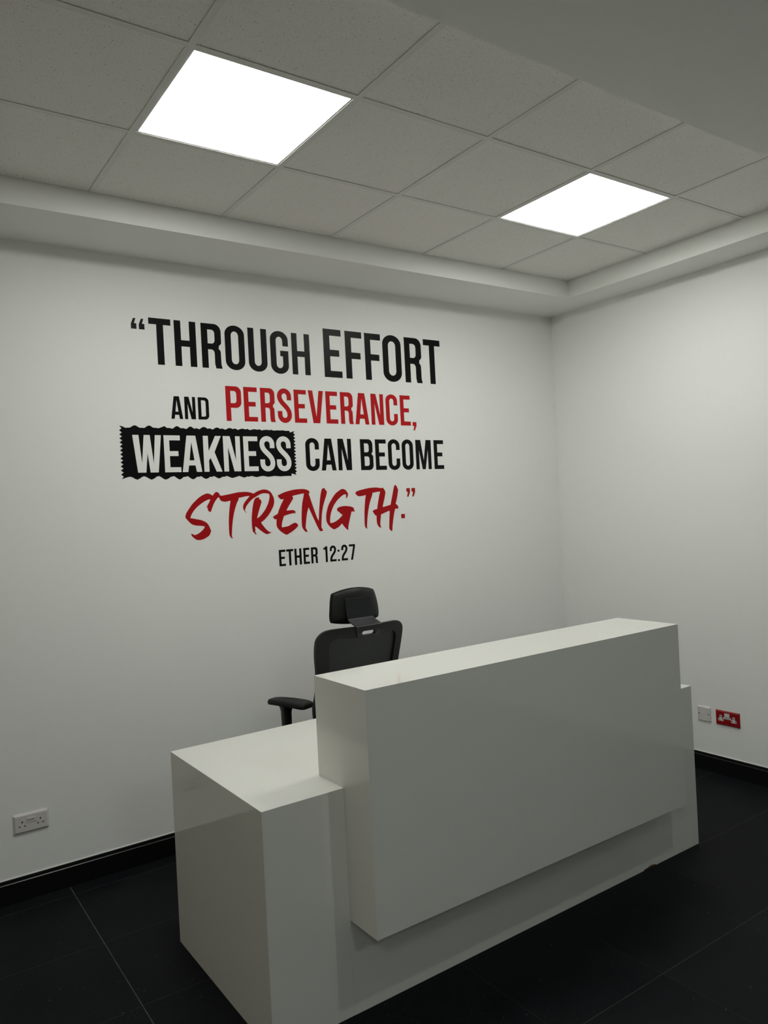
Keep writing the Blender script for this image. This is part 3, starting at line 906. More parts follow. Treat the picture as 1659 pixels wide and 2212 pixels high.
# outlines in wall coordinates (x, z) in metres: brush script letters and zigzag stamp
BRUSH = [
[(-1.754,1.7836),(-1.7637,1.79),(-1.7727,1.7941),(-1.7817,1.7954),(-1.7891,1.7946),(-1.802,1.7903),(-1.8169,1.783),(-1.8319,1.7731),(-1.8488,1.7589),(-1.8658,1.7432),(-1.8791,1.7265),(-1.8906,1.7115),(-1.8992,1.699),(-1.9043,1.6864),(-1.9061,1.6779),(-1.9041,1.6736),(-1.8967,1.6638),(-1.885,1.6503),(-1.8748,1.6412),(-1.8626,1.6354),(-1.8467,1.6316),(-1.827,1.6295),(-1.8073,1.6264),(-1.8053,1.6228),(-1.8098,1.6144),(-1.8212,1.6037),(-1.8344,1.5941),(-1.8473,1.5874),(-1.8564,1.5845),(-1.8636,1.5841),(-1.8679,1.5875),(-1.8771,1.5915),(-1.8794,1.5882),(-1.8766,1.5803),(-1.8662,1.5693),(-1.8559,1.5609),(-1.8498,1.5579),(-1.8382,1.5563),(-1.8292,1.5566),(-1.8108,1.561),(-1.7959,1.5684),(-1.7826,1.5771),(-1.7765,1.5881),(-1.7719,1.5992),(-1.7734,1.6054),(-1.7769,1.616),(-1.7825,1.6294),(-1.7902,1.6402),(-1.7989,1.6477),(-1.813,1.6553),(-1.8272,1.6604),(-1.8485,1.6652),(-1.8662,1.6692),(-1.8794,1.6724),(-1.8762,1.6817),(-1.8702,1.6934),(-1.8606,1.7068),(-1.8473,1.7209),(-1.8304,1.7349),(-1.8135,1.7464),(-1.7929,1.7578),(-1.778,1.7634),(-1.7678,1.7648),(-1.7701,1.757),(-1.7752,1.7476),(-1.7822,1.7366),(-1.7868,1.7289),(-1.789,1.7212),(-1.7881,1.7176),(-1.784,1.7262),(-1.7832,1.7174),(-1.7832,1.7087),(-1.7811,1.7055),(-1.7776,1.7033),(-1.7733,1.6975),(-1.7686,1.6994),(-1.7646,1.7062),(-1.7583,1.7208),(-1.751,1.7371),(-1.7418,1.7525),(-1.7309,1.7662),(-1.7221,1.7743),(-1.7164,1.7842),(-1.7153,1.7903),(-1.719,1.7966),(-1.7262,1.8003),(-1.7326,1.8026),(-1.7393,1.7989),(-1.7461,1.7921)],
[(-1.7289,1.7853),(-1.7168,1.7682),(-1.7109,1.7575),(-1.6982,1.7508),(-1.6833,1.7489),(-1.6681,1.7515),(-1.6555,1.7543),(-1.6576,1.7423),(-1.6618,1.7212),(-1.6655,1.6965),(-1.6687,1.6719),(-1.6711,1.6454),(-1.6718,1.6224),(-1.6719,1.5977),(-1.6712,1.5764),(-1.669,1.5638),(-1.6661,1.5646),(-1.6645,1.56),(-1.66,1.5553),(-1.6548,1.5536),(-1.6539,1.5567),(-1.6568,1.5631),(-1.6574,1.5755),(-1.6557,1.5932),(-1.6528,1.6179),(-1.6484,1.6461),(-1.6432,1.6707),(-1.6367,1.6953),(-1.6281,1.7199),(-1.6193,1.7409),(-1.6119,1.7531),(-1.6085,1.7619),(-1.6082,1.7673),(-1.5947,1.769),(-1.5713,1.7733),(-1.5557,1.7746),(-1.544,1.7747),(-1.5283,1.7755),(-1.5217,1.787),(-1.5313,1.7909),(-1.5467,1.7955),(-1.566,1.7979),(-1.5854,1.7979),(-1.6085,1.7968),(-1.6317,1.7933),(-1.6585,1.7884),(-1.6851,1.7843),(-1.7002,1.7818),(-1.7059,1.7811),(-1.7117,1.7844),(-1.7168,1.7853)],
[(-1.5217,1.787),(-1.5116,1.7922),(-1.4954,1.7999),(-1.4792,1.8049),(-1.4651,1.8076),(-1.4511,1.8078),(-1.4393,1.8047),(-1.4256,1.7979),(-1.416,1.7885),(-1.4086,1.7754),(-1.4024,1.7605),(-1.4002,1.7458),(-1.4014,1.7311),(-1.4059,1.7166),(-1.4127,1.704),(-1.4216,1.6897),(-1.4347,1.672),(-1.4497,1.6562),(-1.4645,1.6432),(-1.4769,1.6347),(-1.4851,1.6297),(-1.4797,1.6203),(-1.4686,1.6052),(-1.4574,1.5918),(-1.4459,1.5811),(-1.4382,1.5756),(-1.4282,1.5737),(-1.4268,1.5712),(-1.4346,1.5686),(-1.4448,1.5655),(-1.4549,1.5643),(-1.4628,1.5675),(-1.4743,1.5746),(-1.4896,1.5864),(-1.5047,1.599),(-1.5161,1.6078),(-1.5209,1.6098),(-1.522,1.6),(-1.521,1.5909),(-1.5224,1.5819),(-1.5199,1.5754),(-1.5165,1.5716),(-1.515,1.5643),(-1.5192,1.57),(-1.5223,1.5665),(-1.525,1.5712),(-1.5286,1.5778),(-1.5325,1.578),(-1.536,1.5845),(-1.5382,1.5991),(-1.5395,1.6172),(-1.5394,1.6406),(-1.5376,1.6658),(-1.534,1.6909),(-1.5293,1.7159),(-1.5234,1.7392),(-1.5177,1.7535),(-1.5093,1.7637),(-1.5013,1.7647),(-1.4923,1.7671),(-1.4886,1.7624),(-1.49,1.7552),(-1.4839,1.7568),(-1.4803,1.7504),(-1.4758,1.7429),(-1.4794,1.7321),(-1.4863,1.7142),(-1.4933,1.6964),(-1.5003,1.6767),(-1.5076,1.6535),(-1.4995,1.6567),(-1.485,1.667),(-1.4681,1.6844),(-1.4552,1.7002),(-1.4442,1.7181),(-1.4362,1.7342),(-1.4302,1.7523),(-1.4269,1.7668),(-1.4285,1.7824),(-1.4404,1.7855),(-1.4543,1.7869),(-1.4724,1.7856),(-1.4906,1.7789),(-1.5089,1.7695),(-1.5252,1.7606),(-1.5395,1.7497),(-1.5539,1.7358),(-1.5664,1.721),(-1.573,1.7069),(-1.5754,1.6989),(-1.572,1.6916),(-1.5636,1.6849),(-1.5721,1.6889),(-1.5794,1.6973),(-1.5846,1.7074),(-1.5856,1.7182),(-1.5813,1.7323),(-1.5729,1.7446),(-1.5605,1.7585),(-1.544,1.7747),(-1.5358,1.7811)],
[(-1.3782,1.7716),(-1.3631,1.7785),(-1.3399,1.7876),(-1.3168,1.7938),(-1.2915,1.7992),(-1.2661,1.8027),(-1.2407,1.8042),(-1.2173,1.8038),(-1.1983,1.8005),(-1.1878,1.7964),(-1.1778,1.7893),(-1.181,1.783),(-1.1854,1.7816),(-1.2124,1.779),(-1.2338,1.777),(-1.2594,1.7725),(-1.2764,1.7697),(-1.2876,1.7659),(-1.2826,1.7546),(-1.2906,1.7418),(-1.3042,1.7236),(-1.3178,1.7046),(-1.3281,1.6874),(-1.3146,1.6878),(-1.2958,1.6888),(-1.2813,1.6864),(-1.2722,1.6804),(-1.2745,1.6758),(-1.2696,1.6703),(-1.2822,1.6709),(-1.299,1.6694),(-1.3201,1.6648),(-1.3369,1.6609),(-1.3454,1.6576),(-1.3525,1.6403),(-1.3587,1.6222),(-1.3617,1.6057),(-1.3616,1.5964),(-1.3468,1.5975),(-1.3217,1.6008),(-1.3068,1.6074),(-1.2875,1.6157),(-1.2726,1.6177),(-1.2667,1.6118),(-1.2597,1.604),(-1.2634,1.5957),(-1.2789,1.5826),(-1.3006,1.5689),(-1.3178,1.5606),(-1.3306,1.5548),(-1.3368,1.5547),(-1.3489,1.5606),(-1.3648,1.5708),(-1.3803,1.5855),(-1.3907,1.5999),(-1.3932,1.6166),(-1.3919,1.6331),(-1.3913,1.6432),(-1.4005,1.6427),(-1.4073,1.6476),(-1.413,1.6552),(-1.4024,1.663),(-1.3835,1.6722),(-1.3789,1.6822),(-1.3695,1.7021),(-1.358,1.7238),(-1.3467,1.7419),(-1.341,1.7506),(-1.3544,1.7505),(-1.3635,1.7535),(-1.3702,1.7612)],
[(-1.2117,1.7794),(-1.2164,1.763),(-1.2243,1.7348),(-1.2297,1.7064),(-1.2332,1.6759),(-1.2356,1.6475),(-1.2364,1.6212),(-1.2359,1.5993),(-1.233,1.5859),(-1.2238,1.5723),(-1.2144,1.5629),(-1.2057,1.562),(-1.2023,1.5655),(-1.2074,1.5757),(-1.2126,1.5848),(-1.2107,1.6045),(-1.2067,1.6307),(-1.2013,1.6591),(-1.195,1.6808),(-1.1883,1.7004),(-1.1821,1.6869),(-1.1687,1.6576),(-1.1553,1.6282),(-1.1418,1.5987),(-1.1304,1.5758),(-1.1234,1.5643),(-1.1159,1.561),(-1.1018,1.562),(-1.1062,1.5745),(-1.1108,1.5836),(-1.1097,1.6014),(-1.1065,1.6347),(-1.102,1.6657),(-1.0952,1.6944),(-1.0873,1.7187),(-1.0767,1.7452),(-1.0677,1.7673),(-1.0637,1.7817),(-1.0663,1.7897),(-1.0737,1.7966),(-1.077,1.8056),(-1.0835,1.8047),(-1.0908,1.8042),(-1.0982,1.795),(-1.1045,1.7751),(-1.1116,1.7419),(-1.1171,1.7065),(-1.122,1.6666),(-1.125,1.6378),(-1.1277,1.6213),(-1.1368,1.6406),(-1.1499,1.6767),(-1.1628,1.7149),(-1.1735,1.7484),(-1.1831,1.7774),(-1.1741,1.7798),(-1.1801,1.7851),(-1.1785,1.7906),(-1.1857,1.7963),(-1.1937,1.7888)],
[(-0.9361,1.7655),(-0.9364,1.7519),(-0.9397,1.7417),(-0.9339,1.7495),(-0.9323,1.7408),(-0.9277,1.7493),(-0.9214,1.7651),(-0.9261,1.7767),(-0.936,1.7895),(-0.9464,1.7954),(-0.9582,1.7976),(-0.9717,1.7943),(-0.9868,1.7852),(-1.0046,1.7744),(-1.0214,1.7569),(-1.0384,1.7349),(-1.0526,1.7152),(-1.0644,1.691),(-1.0725,1.6644),(-1.0763,1.6444),(-1.0767,1.6243),(-1.0744,1.6108),(-1.065,1.5946),(-1.0503,1.5792),(-1.0352,1.5694),(-1.0262,1.5666),(-1.0169,1.5695),(-0.998,1.5775),(-0.9841,1.588),(-0.9724,1.5976),(-0.9656,1.5871),(-0.9531,1.5727),(-0.9405,1.5607),(-0.9321,1.5579),(-0.931,1.5761),(-0.9248,1.5986),(-0.9164,1.6256),(-0.9082,1.6503),(-0.9041,1.6634),(-0.8789,1.6639),(-0.8826,1.6698),(-0.8877,1.6758),(-0.8847,1.6803),(-0.8924,1.6874),(-0.9083,1.6933),(-0.9296,1.6965),(-0.9509,1.6982),(-0.9723,1.6963),(-0.9884,1.6924),(-0.9994,1.6861),(-1.0025,1.6783),(-0.9977,1.6702),(-0.985,1.6617),(-0.9801,1.6547),(-0.9722,1.6543),(-0.9765,1.6493),(-0.9646,1.6483),(-0.9758,1.6375),(-0.9953,1.6226),(-1.0143,1.6122),(-1.0331,1.6053),(-1.0519,1.6045),(-1.0517,1.6208),(-1.0477,1.6454),(-1.0411,1.6675),(-1.0307,1.6896),(-1.0163,1.7116),(-0.9965,1.7335),(-0.9743,1.7508),(-0.9523,1.7638)],
[(-0.8723,1.7703),(-0.8623,1.7799),(-0.8444,1.7856),(-0.8116,1.7921),(-0.7755,1.7979),(-0.7454,1.7999),(-0.7153,1.7996),(-0.6881,1.7957),(-0.6727,1.7978),(-0.6894,1.775),(-0.7169,1.7738),(-0.7352,1.7708),(-0.751,1.7688),(-0.7516,1.7593),(-0.7613,1.7371),(-0.7736,1.7076),(-0.7831,1.6756),(-0.7912,1.6411),(-0.7969,1.6066),(-0.8003,1.5794),(-0.8011,1.567),(-0.7987,1.5565),(-0.8065,1.5611),(-0.8148,1.5703),(-0.8163,1.5951),(-0.8152,1.6273),(-0.8129,1.6644),(-0.8084,1.699),(-0.8033,1.7335),(-0.7974,1.757),(-0.8169,1.7538),(-0.8347,1.7514),(-0.8523,1.7525),(-0.8635,1.7602)],
[(-0.6727,1.7978),(-0.6642,1.787),(-0.6564,1.7728),(-0.6584,1.7565),(-0.6663,1.7289),(-0.6756,1.7015),(-0.6815,1.6815),(-0.6613,1.6845),(-0.6222,1.6931),(-0.6141,1.7221),(-0.6043,1.7548),(-0.5963,1.7826),(-0.5886,1.8053),(-0.5803,1.8128),(-0.5714,1.8049),(-0.5659,1.792),(-0.5609,1.7829),(-0.5647,1.7613),(-0.5729,1.7309),(-0.5845,1.6968),(-0.574,1.69),(-0.5668,1.6795),(-0.5666,1.6667),(-0.5753,1.6691),(-0.5911,1.6665),(-0.599,1.64),(-0.6066,1.6098),(-0.6128,1.5796),(-0.6166,1.5595),(-0.6185,1.5393),(-0.626,1.5326),(-0.6333,1.5401),(-0.6404,1.5506),(-0.6385,1.581),(-0.6354,1.6163),(-0.6307,1.6567),(-0.6479,1.6536),(-0.6699,1.6457),(-0.6955,1.638),(-0.6991,1.6193),(-0.7029,1.5969),(-0.7048,1.5769),(-0.6993,1.5577),(-0.7088,1.5607),(-0.7175,1.5675),(-0.7258,1.5805),(-0.7291,1.6007),(-0.7282,1.6295),(-0.7404,1.6376),(-0.7487,1.6492),(-0.7557,1.6582),(-0.7447,1.6665),(-0.7217,1.6718),(-0.7173,1.693),(-0.7092,1.7253),(-0.7015,1.7527),(-0.6931,1.7751),(-0.6856,1.7875)]
]
BANNER = [(-2.2139,2.1404),(-2.1994,2.1366),(-2.1843,2.1294),(-2.1768,2.1309),(-2.1632,2.1311),(-2.152,2.1382),(-2.1436,2.1421),(-2.1381,2.1429),(-2.1327,2.1414),(-2.1247,2.1367),(-2.1161,2.1314),(-2.1044,2.1313),(-2.0919,2.1304),(-2.0804,2.1383),(-2.0719,2.1426),(-2.0669,2.1434),(-2.0607,2.1415),(-2.0479,2.1327),(-2.0345,2.1322),(-2.0205,2.1304),(-1.9902,2.1419),(-1.9767,2.1326),(-1.9648,2.1333),(-1.9488,2.1293),(-1.933,2.1409),(-1.9252,2.1432),(-1.9177,2.1406),(-1.905,2.1323),(-1.8928,2.1338),(-1.8765,2.1292),(-1.8615,2.1402),(-1.8535,2.1428),(-1.8459,2.1395),(-1.8351,2.1315),(-1.8226,2.1345),(-1.806,2.1294),(-1.7919,2.1394),(-1.7826,2.1418),(-1.7736,2.1398),(-1.7626,2.1328),(-1.751,2.1352),(-1.7341,2.1289),(-1.7197,2.138),(-1.7103,2.1404),(-1.7023,2.1383),(-1.6921,2.1332),(-1.6802,2.1357),(-1.6641,2.1293),(-1.6484,2.1371),(-1.6388,2.1391),(-1.6294,2.1371),(-1.6201,2.1332),(-1.613,2.1366),(-1.6023,2.1353),(-1.5931,2.1294),(-1.5795,2.1346),(-1.5685,2.137),(-1.5589,2.1361),(-1.5494,2.1329),(-1.5382,2.1364),(-1.5227,2.1295),(-1.509,2.1336),(-1.4966,2.1354),(-1.4868,2.1344),(-1.4795,2.1323),(-1.4681,2.1355),(-1.4523,2.1294),(-1.4396,2.1321),(-1.4245,2.1335),(-1.407,2.1313),(-1.3967,2.134),(-1.383,2.1296),(-1.3561,2.1317),(-1.3343,2.1309),(-1.3251,2.133),(-1.315,2.1297),(-1.285,2.1302),(-1.2843,2.1208),(-1.2523,2.1288),(-1.2614,2.1175),(-1.2496,2.1083),(-1.2619,2.0994),(-1.2493,2.0898),(-1.2617,2.0807),(-1.2491,2.071),(-1.2615,2.062),(-1.2488,2.0527),(-1.2618,2.0433),(-1.2491,2.0345),(-1.2618,2.0246),(-1.2491,2.0159),(-1.2621,2.0063),(-1.2489,1.9972),(-1.2618,1.9876),(-1.2492,1.9789),(-1.2621,1.9696),(-1.2489,1.9602),(-1.2621,1.9513),(-1.2492,1.9419),(-1.2619,1.9326),(-1.2492,1.9238),(-1.2616,1.9141),(-1.2495,1.9046),(-1.2606,1.8952),(-1.2521,1.8833),(-1.2844,1.8927),(-1.2847,1.8787),(-1.319,1.8788),(-1.3553,1.8771),(-1.3883,1.8804),(-1.4088,1.878),(-1.4265,1.876),(-1.4415,1.8786),(-1.4576,1.8816),(-1.4739,1.88),(-1.4839,1.8775),(-1.4977,1.8754),(-1.5111,1.8784),(-1.5268,1.8827),(-1.5404,1.8789),(-1.5526,1.8798),(-1.5687,1.8738),(-1.5818,1.878),(-1.5983,1.8839),(-1.6117,1.8797),(-1.6345,1.8734),(-1.6439,1.8747),(-1.6543,1.8793),(-1.6682,1.8851),(-1.6837,1.8803),(-1.693,1.8811),(-1.7027,1.8753),(-1.7122,1.872),(-1.7224,1.8757),(-1.7393,1.8856),(-1.7533,1.8811),(-1.7613,1.8823),(-1.7732,1.8744),(-1.7836,1.8711),(-1.7937,1.8748),(-1.8112,1.8864),(-1.8227,1.8823),(-1.8317,1.8835),(-1.8434,1.874),(-1.8537,1.8703),(-1.8646,1.8744),(-1.8817,1.8876),(-1.8952,1.8835),(-1.9028,1.8841),(-1.9155,1.8743),(-1.9255,1.8706),(-1.9351,1.8757),(-1.9529,1.8888),(-1.9715,1.8848),(-1.9849,1.8756),(-1.9958,1.872),(-2.0043,1.8738),(-2.0275,1.89),(-2.0402,1.8888),(-2.0548,1.8786),(-2.0685,1.8726),(-2.08,1.8784),(-2.0962,1.8877),(-2.1044,1.8906),(-2.1142,1.888),(-2.1285,1.8786),(-2.1396,1.8744),(-2.1491,1.8776),(-2.1622,1.8861),(-2.1756,1.8897),(-2.1921,1.8852),(-2.2146,1.8771),(-2.2046,1.8902),(-2.2174,1.9007),(-2.2038,1.9103),(-2.2174,1.9204),(-2.2039,1.9298),(-2.2172,1.9402),(-2.2035,1.9499),(-2.2168,1.9599),(-2.2035,1.9694),(-2.2168,1.9792),(-2.2029,1.9889),(-2.2167,1.999),(-2.2029,2.0089),(-2.2166,2.0189),(-2.2029,2.0287),(-2.2167,2.0382),(-2.2028,2.0481),(-2.2168,2.0579),(-2.2029,2.0676),(-2.2166,2.0774),(-2.2028,2.0871),(-2.2164,2.0971),(-2.2032,2.1065),(-2.2162,2.1169),(-2.2036,2.1263)]

# ------------------------------------------------------------------ vinyl lettering on the back wall
# condensed capitals drawn as outlines in units of the cap height (stem .15)
S_, B_ = .150, .135
def el(cx, cy, rx, ry, a0, a1, n=9):
    return [(cx + rx * math.cos(math.radians(a0 + (a1 - a0) * i / n)), cy + ry * math.sin(math.radians(a0 + (a1 - a0) * i / n))) for i in range(n + 1)]
OV = .010
def stroke(center, hw):
    L, R = [], []
    for i, p in enumerate(center):
        a = Vector(center[max(i - 1, 0)]); b = Vector(center[min(i + 1, len(center) - 1)])
        t = (b - a).normalized()
        nv = Vector((-t.y, t.x)) * hw
        L.append((p[0] + nv.x, p[1] + nv.y)); R.append((p[0] - nv.x, p[1] - nv.y))
    return L + R[::-1]
def bez(p0, p1, p2, p3, n=12):
    return [tuple((1 - t) ** 3 * a + 3 * (1 - t) ** 2 * t * b + 3 * (1 - t) * t * t * c + t ** 3 * d for a, b, c, d in zip(p0, p1, p2, p3)) for t in [i / n for i in range(n + 1)]]
def glyph(c, w):
    s, b = S_, B_
    rx, ry = w / 2, .205
    ix, iy = w / 2 - s, .100
    top, bot = 1 + OV, -OV
    if c == 'T':
        m = w / 2
        return [[(0, 1), (0, 1 - b), (m - s / 2, 1 - b), (m - s / 2, 0), (m + s / 2, 0), (m + s / 2, 1 - b), (w, 1 - b), (w, 1)]]
    if c == 'H':
        return [[(0, 0), (0, 1), (s, 1), (s, .572), (w - s, .572), (w - s, 1), (w, 1), (w, 0), (w - s, 0), (w - s, .435), (s, .435), (s, 0)]]
    if c == 'E':
        return [[(0, 0), (0, 1), (w, 1), (w, 1 - b), (s, 1 - b), (s, .573), (.87 * w, .573), (.87 * w, .438), (s, .438), (s, b), (w, b), (w, 0)]]
    if c == 'F':
        return [[(0, 0), (0, 1), (w, 1), (w, 1 - b), (s, 1 - b), (s, .555), (.9 * w, .555), (.9 * w, .42), (s, .42), (s, 0)]]
    if c == 'O':
        return [el(rx, top - ry, rx, ry, 180, 0, 14) + el(rx, bot + ry, rx, ry, 0, -180, 14),
                el(rx, top - b - iy, ix, iy, 180, 0, 12) + el(rx, bot + b + iy, ix, iy, 0, -180, 12)]
    if c == 'U':
        return [[(0, 1)] + el(rx, bot + ry, rx, ry, 180, 360, 16) + [(w, 1), (w - s, 1)] + el(rx, bot + b + iy, ix, iy, 360, 180, 12) + [(s, 1)]]
    if c == 'C':
        return [el(rx, bot + ry, rx, ry, 0, -180, 16) + el(rx, top - ry, rx, ry, 180, 0, 16) + [(w, .655), (w - s, .655)]
                + el(rx, top - b - iy, ix, iy, 0, 180, 12) + el(rx, bot + b + iy, ix, iy, 180, 360, 12) + [(w - s, .372), (w, .372)]]
    if c == 'G':
        return [el(rx, bot + ry, rx, ry, 0, -180, 16) + el(rx, top - ry, rx, ry, 180, 0, 16) + [(w, .655), (w - s, .655)]
                + el(rx, top - b - iy, ix, iy, 0, 180, 12) + el(rx, bot + b + iy, ix, iy, 180, 360, 12)
                + [(w - s, .412), (.54 * w, .412), (.54 * w, .545), (w, .545)]]
    if c == 'S':
        h = s / 2
        cl = [(w - h, .665)] + el(rx, top - b / 2 - .165, rx - h, .165, 0, 180, 12)
        cl += bez((h, top - b / 2 - .165), (h, .55), (w - h, .48), (w - h, bot + b / 2 + .175), 14)[1:]
        cl += el(rx, bot + b / 2 + .165, rx - h, .165, 0, -180, 12)[1:] + [(h, .335)]
        return [stroke(cl, h)]
    if c == '2':
        h = s / 2
        cl = [(h, .665)] + el(rx, top - b / 2 - .165, rx - h, .165, 180, 0, 12)
        cl += bez((w - h, top - b / 2 - .165), (w - h, .50), (h, .42), (h, b * .9), 14)[1:]
        o = stroke(cl, h)
        k = len(cl)
        Lp, Rp = o[:k], o[k:]
        # bottom bar closes the figure
        return [Lp + [(s, b), (w, b), (w, 0), (0, 0), (0, b * .9)] + Rp[1:]] if Lp[-1][0] > h else [[(x, z) for x, z in Lp[:-1]] + [(0, b * .9), (0, 0), (w, 0), (w, b), (s + .01, b)] + Rp[1:]]
    if c == '1':
        return [[(w - s, 0), (w - s, .80), (0, .80), (0, .90), (.10, .925), (w - .13, 1), (w, 1), (w, 0)]]
    if c == '7':
        return [[(0, 1), (0, 1 - b), (w - s, 1 - b), (.11, 0), (.11 + s, 0), (w, 1 - b), (w, 1)]]
    if c == 'R':
        r = .16
        return [[(0, 0), (0, 1)] + el(w - r - .005, 1 - .17, r, .17, 90, 0, 9) + el(w - .125, .595, .12, .09, 0, -58, 6)
                + el(w - .145, .365, .12, .10, 52, 0, 6) + [(w - .022, .10), (w, 0), (w - s, 0), (w - s - .022, .10), (w - s - .022, .33)]
                + el(w - s - .022 - .07, .335, .07, .085, 0, 90, 6) + [(s, .42), (s, 0)],
                [(s, .553), (w - s - .09, .553)] + el(w - s - .085, .635, .075, .082, -90, 0, 6) + el(w - s - .085, 1 - b - .08, .075, .08, 0, 90, 6) + [(s, 1 - b)]]
    if c == 'P':
        r = .17
        return [[(0, 0), (0, 1)] + el(w - r, 1 - .17, r, .17, 90, 0, 9) + el(w - r, .38 + .17, r, .17, 0, -90, 9) + [(s, .38), (s, 0)],
                [(s, .515), (w - s - .08, .515)] + el(w - s - .078, .595, .078, .08, -90, 0, 6) + el(w - s - .078, 1 - b - .08, .078, .08, 0, 90, 6) + [(s, 1 - b)]]
    if c == 'D':
        r = .19
        return [[(0, 0), (0, 1)] + el(w - r, 1 - .19, r, .19, 90, 0, 9) + el(w - r, .19, r, .19, 0, -90, 9),
                [(s, b), (w - s - .07, b)] + el(w - s - .075, b + .08, .075, .08, -90, 0, 6) + el(w - s - .075, 1 - b - .08, .075, .08, 0, 90, 6) + [(s, 1 - b)]]
    if c == 'B':
        r = .16
        return [[(0, 0), (0, 1)] + el(w - r - .012, 1 - .17, r, .17, 90, 0, 9) + el(w - .135, .62, .123, .09, 0, -55, 5) + el(w - .125, .43, .125, .09, 52, 0, 5) + el(w - r, .17, r, .17, 0, -90, 9),
                [(s, .577), (w - s - .08, .577)] + el(w - s - .087, .655, .075, .078, -90, 0, 6) + el(w - s - .087, 1 - b - .08, .075, .08, 0, 90, 6) + [(s, 1 - b)],
                [(s, b), (w - s - .08, b)] + el(w - s - .075, b + .08, .075, .08, -90, 0, 6) + el(w - s - .075, .443 - .08, .075, .08, 0, 90, 6) + [(s, .443)]]
    if c == 'A':
        m = w / 2
        k = w / .556
        return [[(0, 0), (m - .126 * k, 1), (m + .126 * k, 1), (w, 0), (w - .155 * k, 0), (m + .092 * k, .18), (m - .092 * k, .18), (.155 * k, 0)],
                [(m - .070 * k, .32), (m, .83), (m + .070 * k, .32)]]
    if c == 'N':
        a, q = .205 * w / .51, .142
        return [[(0, 0), (0, 1), (a, 1), (w - q, .31), (w - q, 1), (w, 1), (w, 0), (w - a, 0), (q, .69), (q, 0)]]
    if c == 'M':
        a, q, m = .215, .140, w / 2
        return [[(0, 0), (0, 1), (a, 1), (m, .30), (w - a, 1), (w, 1), (w, 0), (w - q, 0), (w - q, .66), (m + .065, 0), (m - .065, 0), (q, .66), (q, 0)]]
    if c == 'V':
        m = w / 2
        return [[(0, 1), (.158, 1), (m, .20), (w - .158, 1), (w, 1), (m + .118, 0), (m - .118, 0)]]
    if c == 'W':
        q = lambda f: f * w
        return [[(0, 1), (q(.215), 1), (q(.295), .24), (q(.395), 1), (q(.605), 1), (q(.705), .24), (q(.785), 1), (w, 1), (q(.86), 0), (q(.575), 0), (q(.5), .52), (q(.425), 0), (q(.14), 0)]]
    if c == 'K':
        return [[(0, 0), (0, 1), (.148, 1), (.148, .575), (.675 * w, 1), (w, 1), (.61 * w, .545), (w, 0), (.68 * w, 0), (.37 * w, .385), (.148, .31), (.148, 0)]]

VT = .0005
def on_wall(lift=0.0):
    return lambda a, b, d: (a, -lift - d, b)
def vinyl(root, loops, m, lift=0.0, t=VT, name='letter'):
    lx, lz = root['_x'], root['_z']
    loops = [[(x - lx, z - lz) for x, z in lp] for lp in loops]
    return finish(sheet(loops, t, on_wall(lift)), name, m, root)
def set_glyph(root, ch, x0, x1, z0, h, m, lift=0.0):
    lps = glyph(ch, (x1 - x0) / h)
    return vinyl(root, [[(x0 + a * h, z0 + b * h) for a, b in lp] for lp in lps], m, lift)
def word(label, x, z):
    r = thing('wall_lettering', label, 'lettering', (x, Y_WALL, z), 0, 'vinyl words of the wall quote')
    r['_x'], r['_z'] = x, z
    return r
def run(root, items, z0, h, m, lift=0.0):
    for ch, x0, x1 in items:
        set_glyph(root, ch, x0, x1, z0, h, m, lift)

wd = word('black vinyl word THROUGH with opening quote marks, top line of the wall quote', -1.64, 2.451)
for q in ([(-2.120, 2.675), (-2.132, 2.646), (-2.132, 2.6215), (-2.105, 2.6215), (-2.105, 2.649), (-2.1165, 2.650), (-2.108, 2.675)],
          [(-2.081, 2.675), (-2.093, 2.646), (-2.093, 2.6215), (-2.065, 2.6215), (-2.065, 2.649), (-2.077, 2.650), (-2.069, 2.675)]):
    vinyl(wd, [q], M_black_vinyl, name='quote_mark')
run(wd, [('T', -2.045, -1.932), ('H', -1.915, -1.800), ('R', -1.772, -1.661), ('O', -1.641, -1.529), ('U', -1.508, -1.397)], 2.4515, .2335, M_black_vinyl)
run(wd, [('G', -1.376, -1.266), ('H', -1.244, -1.129)], 2.4475, .2325, M_black_vinyl)
wd = word('largest black vinyl word EFFORT, right end of the top line of the quote', -.61, 2.445)
run(wd, [('E', -1.037, -.917), ('F', -.890, -.773), ('F', -.753, -.638), ('O', -.624, -.486), ('R', -.460, -.328), ('T', -.311, -.177)], 2.4445, .2795, M_black_vinyl)
wd = word('small black vinyl word AND left of the red word', -1.85, 2.18)
run(wd, [('A', -1.952, -1.890), ('N', -1.880, -1.822), ('D', -1.808, -1.749)], 2.180, .1155, M_black_vinyl)
wd = word('red block capital vinyl word PERSEVERANCE with comma, second line of the quote', -1.03, 2.177)
run(wd, [('P', -1.653, -1.564), ('E', -1.550, -1.471), ('R', -1.452, -1.365), ('S', -1.350, -1.263), ('E', -1.246, -1.168), ('V', -1.155, -1.056), ('E', -1.041, -.962),
         ('R', -.943, -.856), ('A', -.844, -.746), ('N', -.729, -.638), ('C', -.621, -.534), ('E', -.514, -.437)], 2.1765, .1855, M_red_vinyl)
vinyl(wd, [[(-.424, 2.199), (-.394, 2.199), (-.394, 2.176), (-.4085, 2.147), (-.4195, 2.147), (-.412, 2.174), (-.424, 2.174)]], M_red_vinyl, name='comma')
wd = word('white word WEAKNESS on a black stamp with zigzag edges, left of third line', -1.733, 1.88)
o = vinyl(wd, [BANNER], M_black_vinyl, name='zigzag_panel')
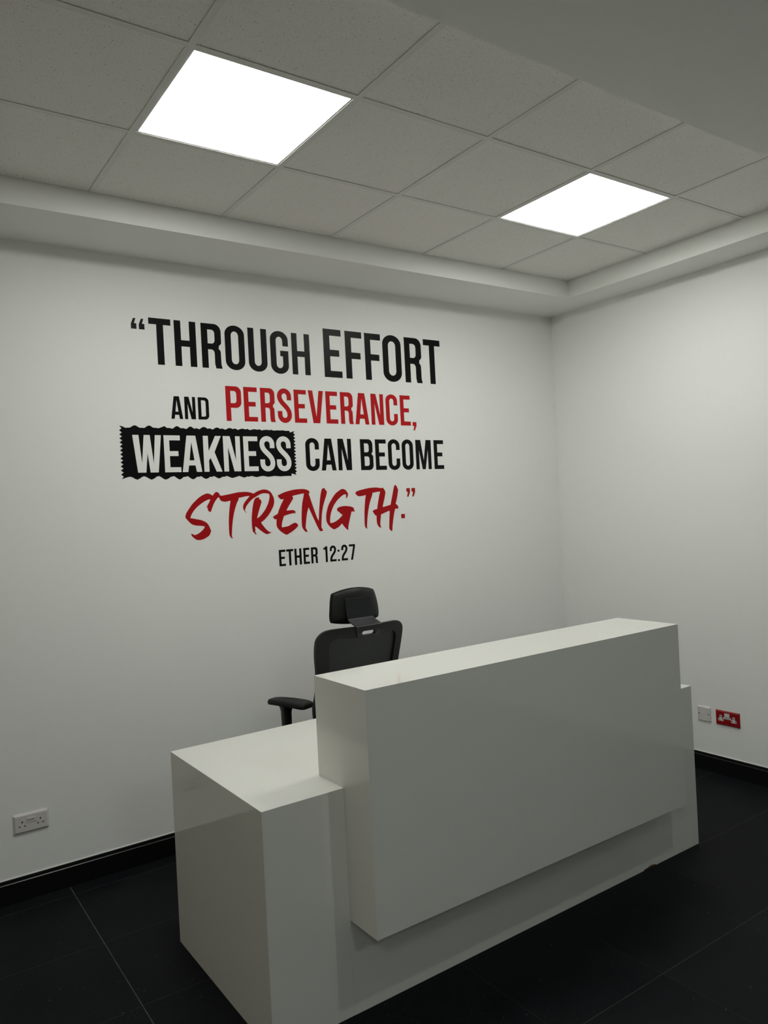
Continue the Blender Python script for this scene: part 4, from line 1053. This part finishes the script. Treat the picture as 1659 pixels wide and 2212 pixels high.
run(wd, [('W', -2.154, -2.011), ('E', -1.998, -1.914), ('A', -1.907, -1.803), ('K', -1.791, -1.692), ('N', -1.681, -1.585), ('E', -1.566, -1.483), ('S', -1.471, -1.382), ('S', -1.371, -1.282)],
    1.9085, .187, M_white_vinyl, VT)
wd = word('black vinyl word CAN right of the zigzag stamp', -1.04, 1.905)
run(wd, [('C', -1.189, -1.101), ('A', -1.089, -.991), ('N', -.976, -.884)], 1.906, .1835, M_black_vinyl)
wd = word('black vinyl word BECOME, right end of the third line of the quote', -.5, 1.905)
run(wd, [('B', -.821, -.731), ('E', -.714, -.635), ('C', -.621, -.533), ('O', -.517, -.431), ('M', -.411, -.290), ('E', -.267, -.189)], 1.905, .1835, M_black_vinyl)
wd = word('red brush script vinyl word STRENGTH with full stop and closing quote marks', -1.17, 1.555)
for i, lp in enumerate(BRUSH):                    # neighbours overlap: each a hair thicker than the last
    vinyl(wd, [smooth_loop(lp, 3, 48)], M_deepred_vinyl, t=VT + .0002 * (i % 4))
vinyl(wd, [[(-.547, 1.633), (-.547, 1.607), (-.519, 1.607), (-.519, 1.633)]], M_deepred_vinyl, name='full_stop')
for q in (-.498, -.4585):
    vinyl(wd, [[(q, 1.790), (q + .0275, 1.790), (q + .0275, 1.765), (q + .014, 1.737), (q + .003, 1.737), (q + .0105, 1.767), (q, 1.767)]], M_deepred_vinyl, name='quote_mark')
wd = word('small black vinyl line ETHER 12:27 under the red script word', -1.13, 1.382)
run(wd, [('E', -1.388, -1.348), ('T', -1.342, -1.299), ('H', -1.292, -1.248), ('E', -1.236, -1.197), ('R', -1.187, -1.144)], 1.3825, .0903, M_black_vinyl)
run(wd, [('1', -1.107, -1.080), ('2', -1.064, -1.022), ('2', -.987, -.945), ('7', -.934, -.892)], 1.3825, .0903, M_black_vinyl)
for z in (1.436, 1.3815):
    vinyl(wd, [[(-1.0125, z), (-1.0125, z + .0115), (-.9995, z + .0115), (-.9995, z)]], M_black_vinyl, name='colon_dot')
for o in bpy.data.objects:
    for k in ('_x', '_z'):
        if k in o:
            del o[k]
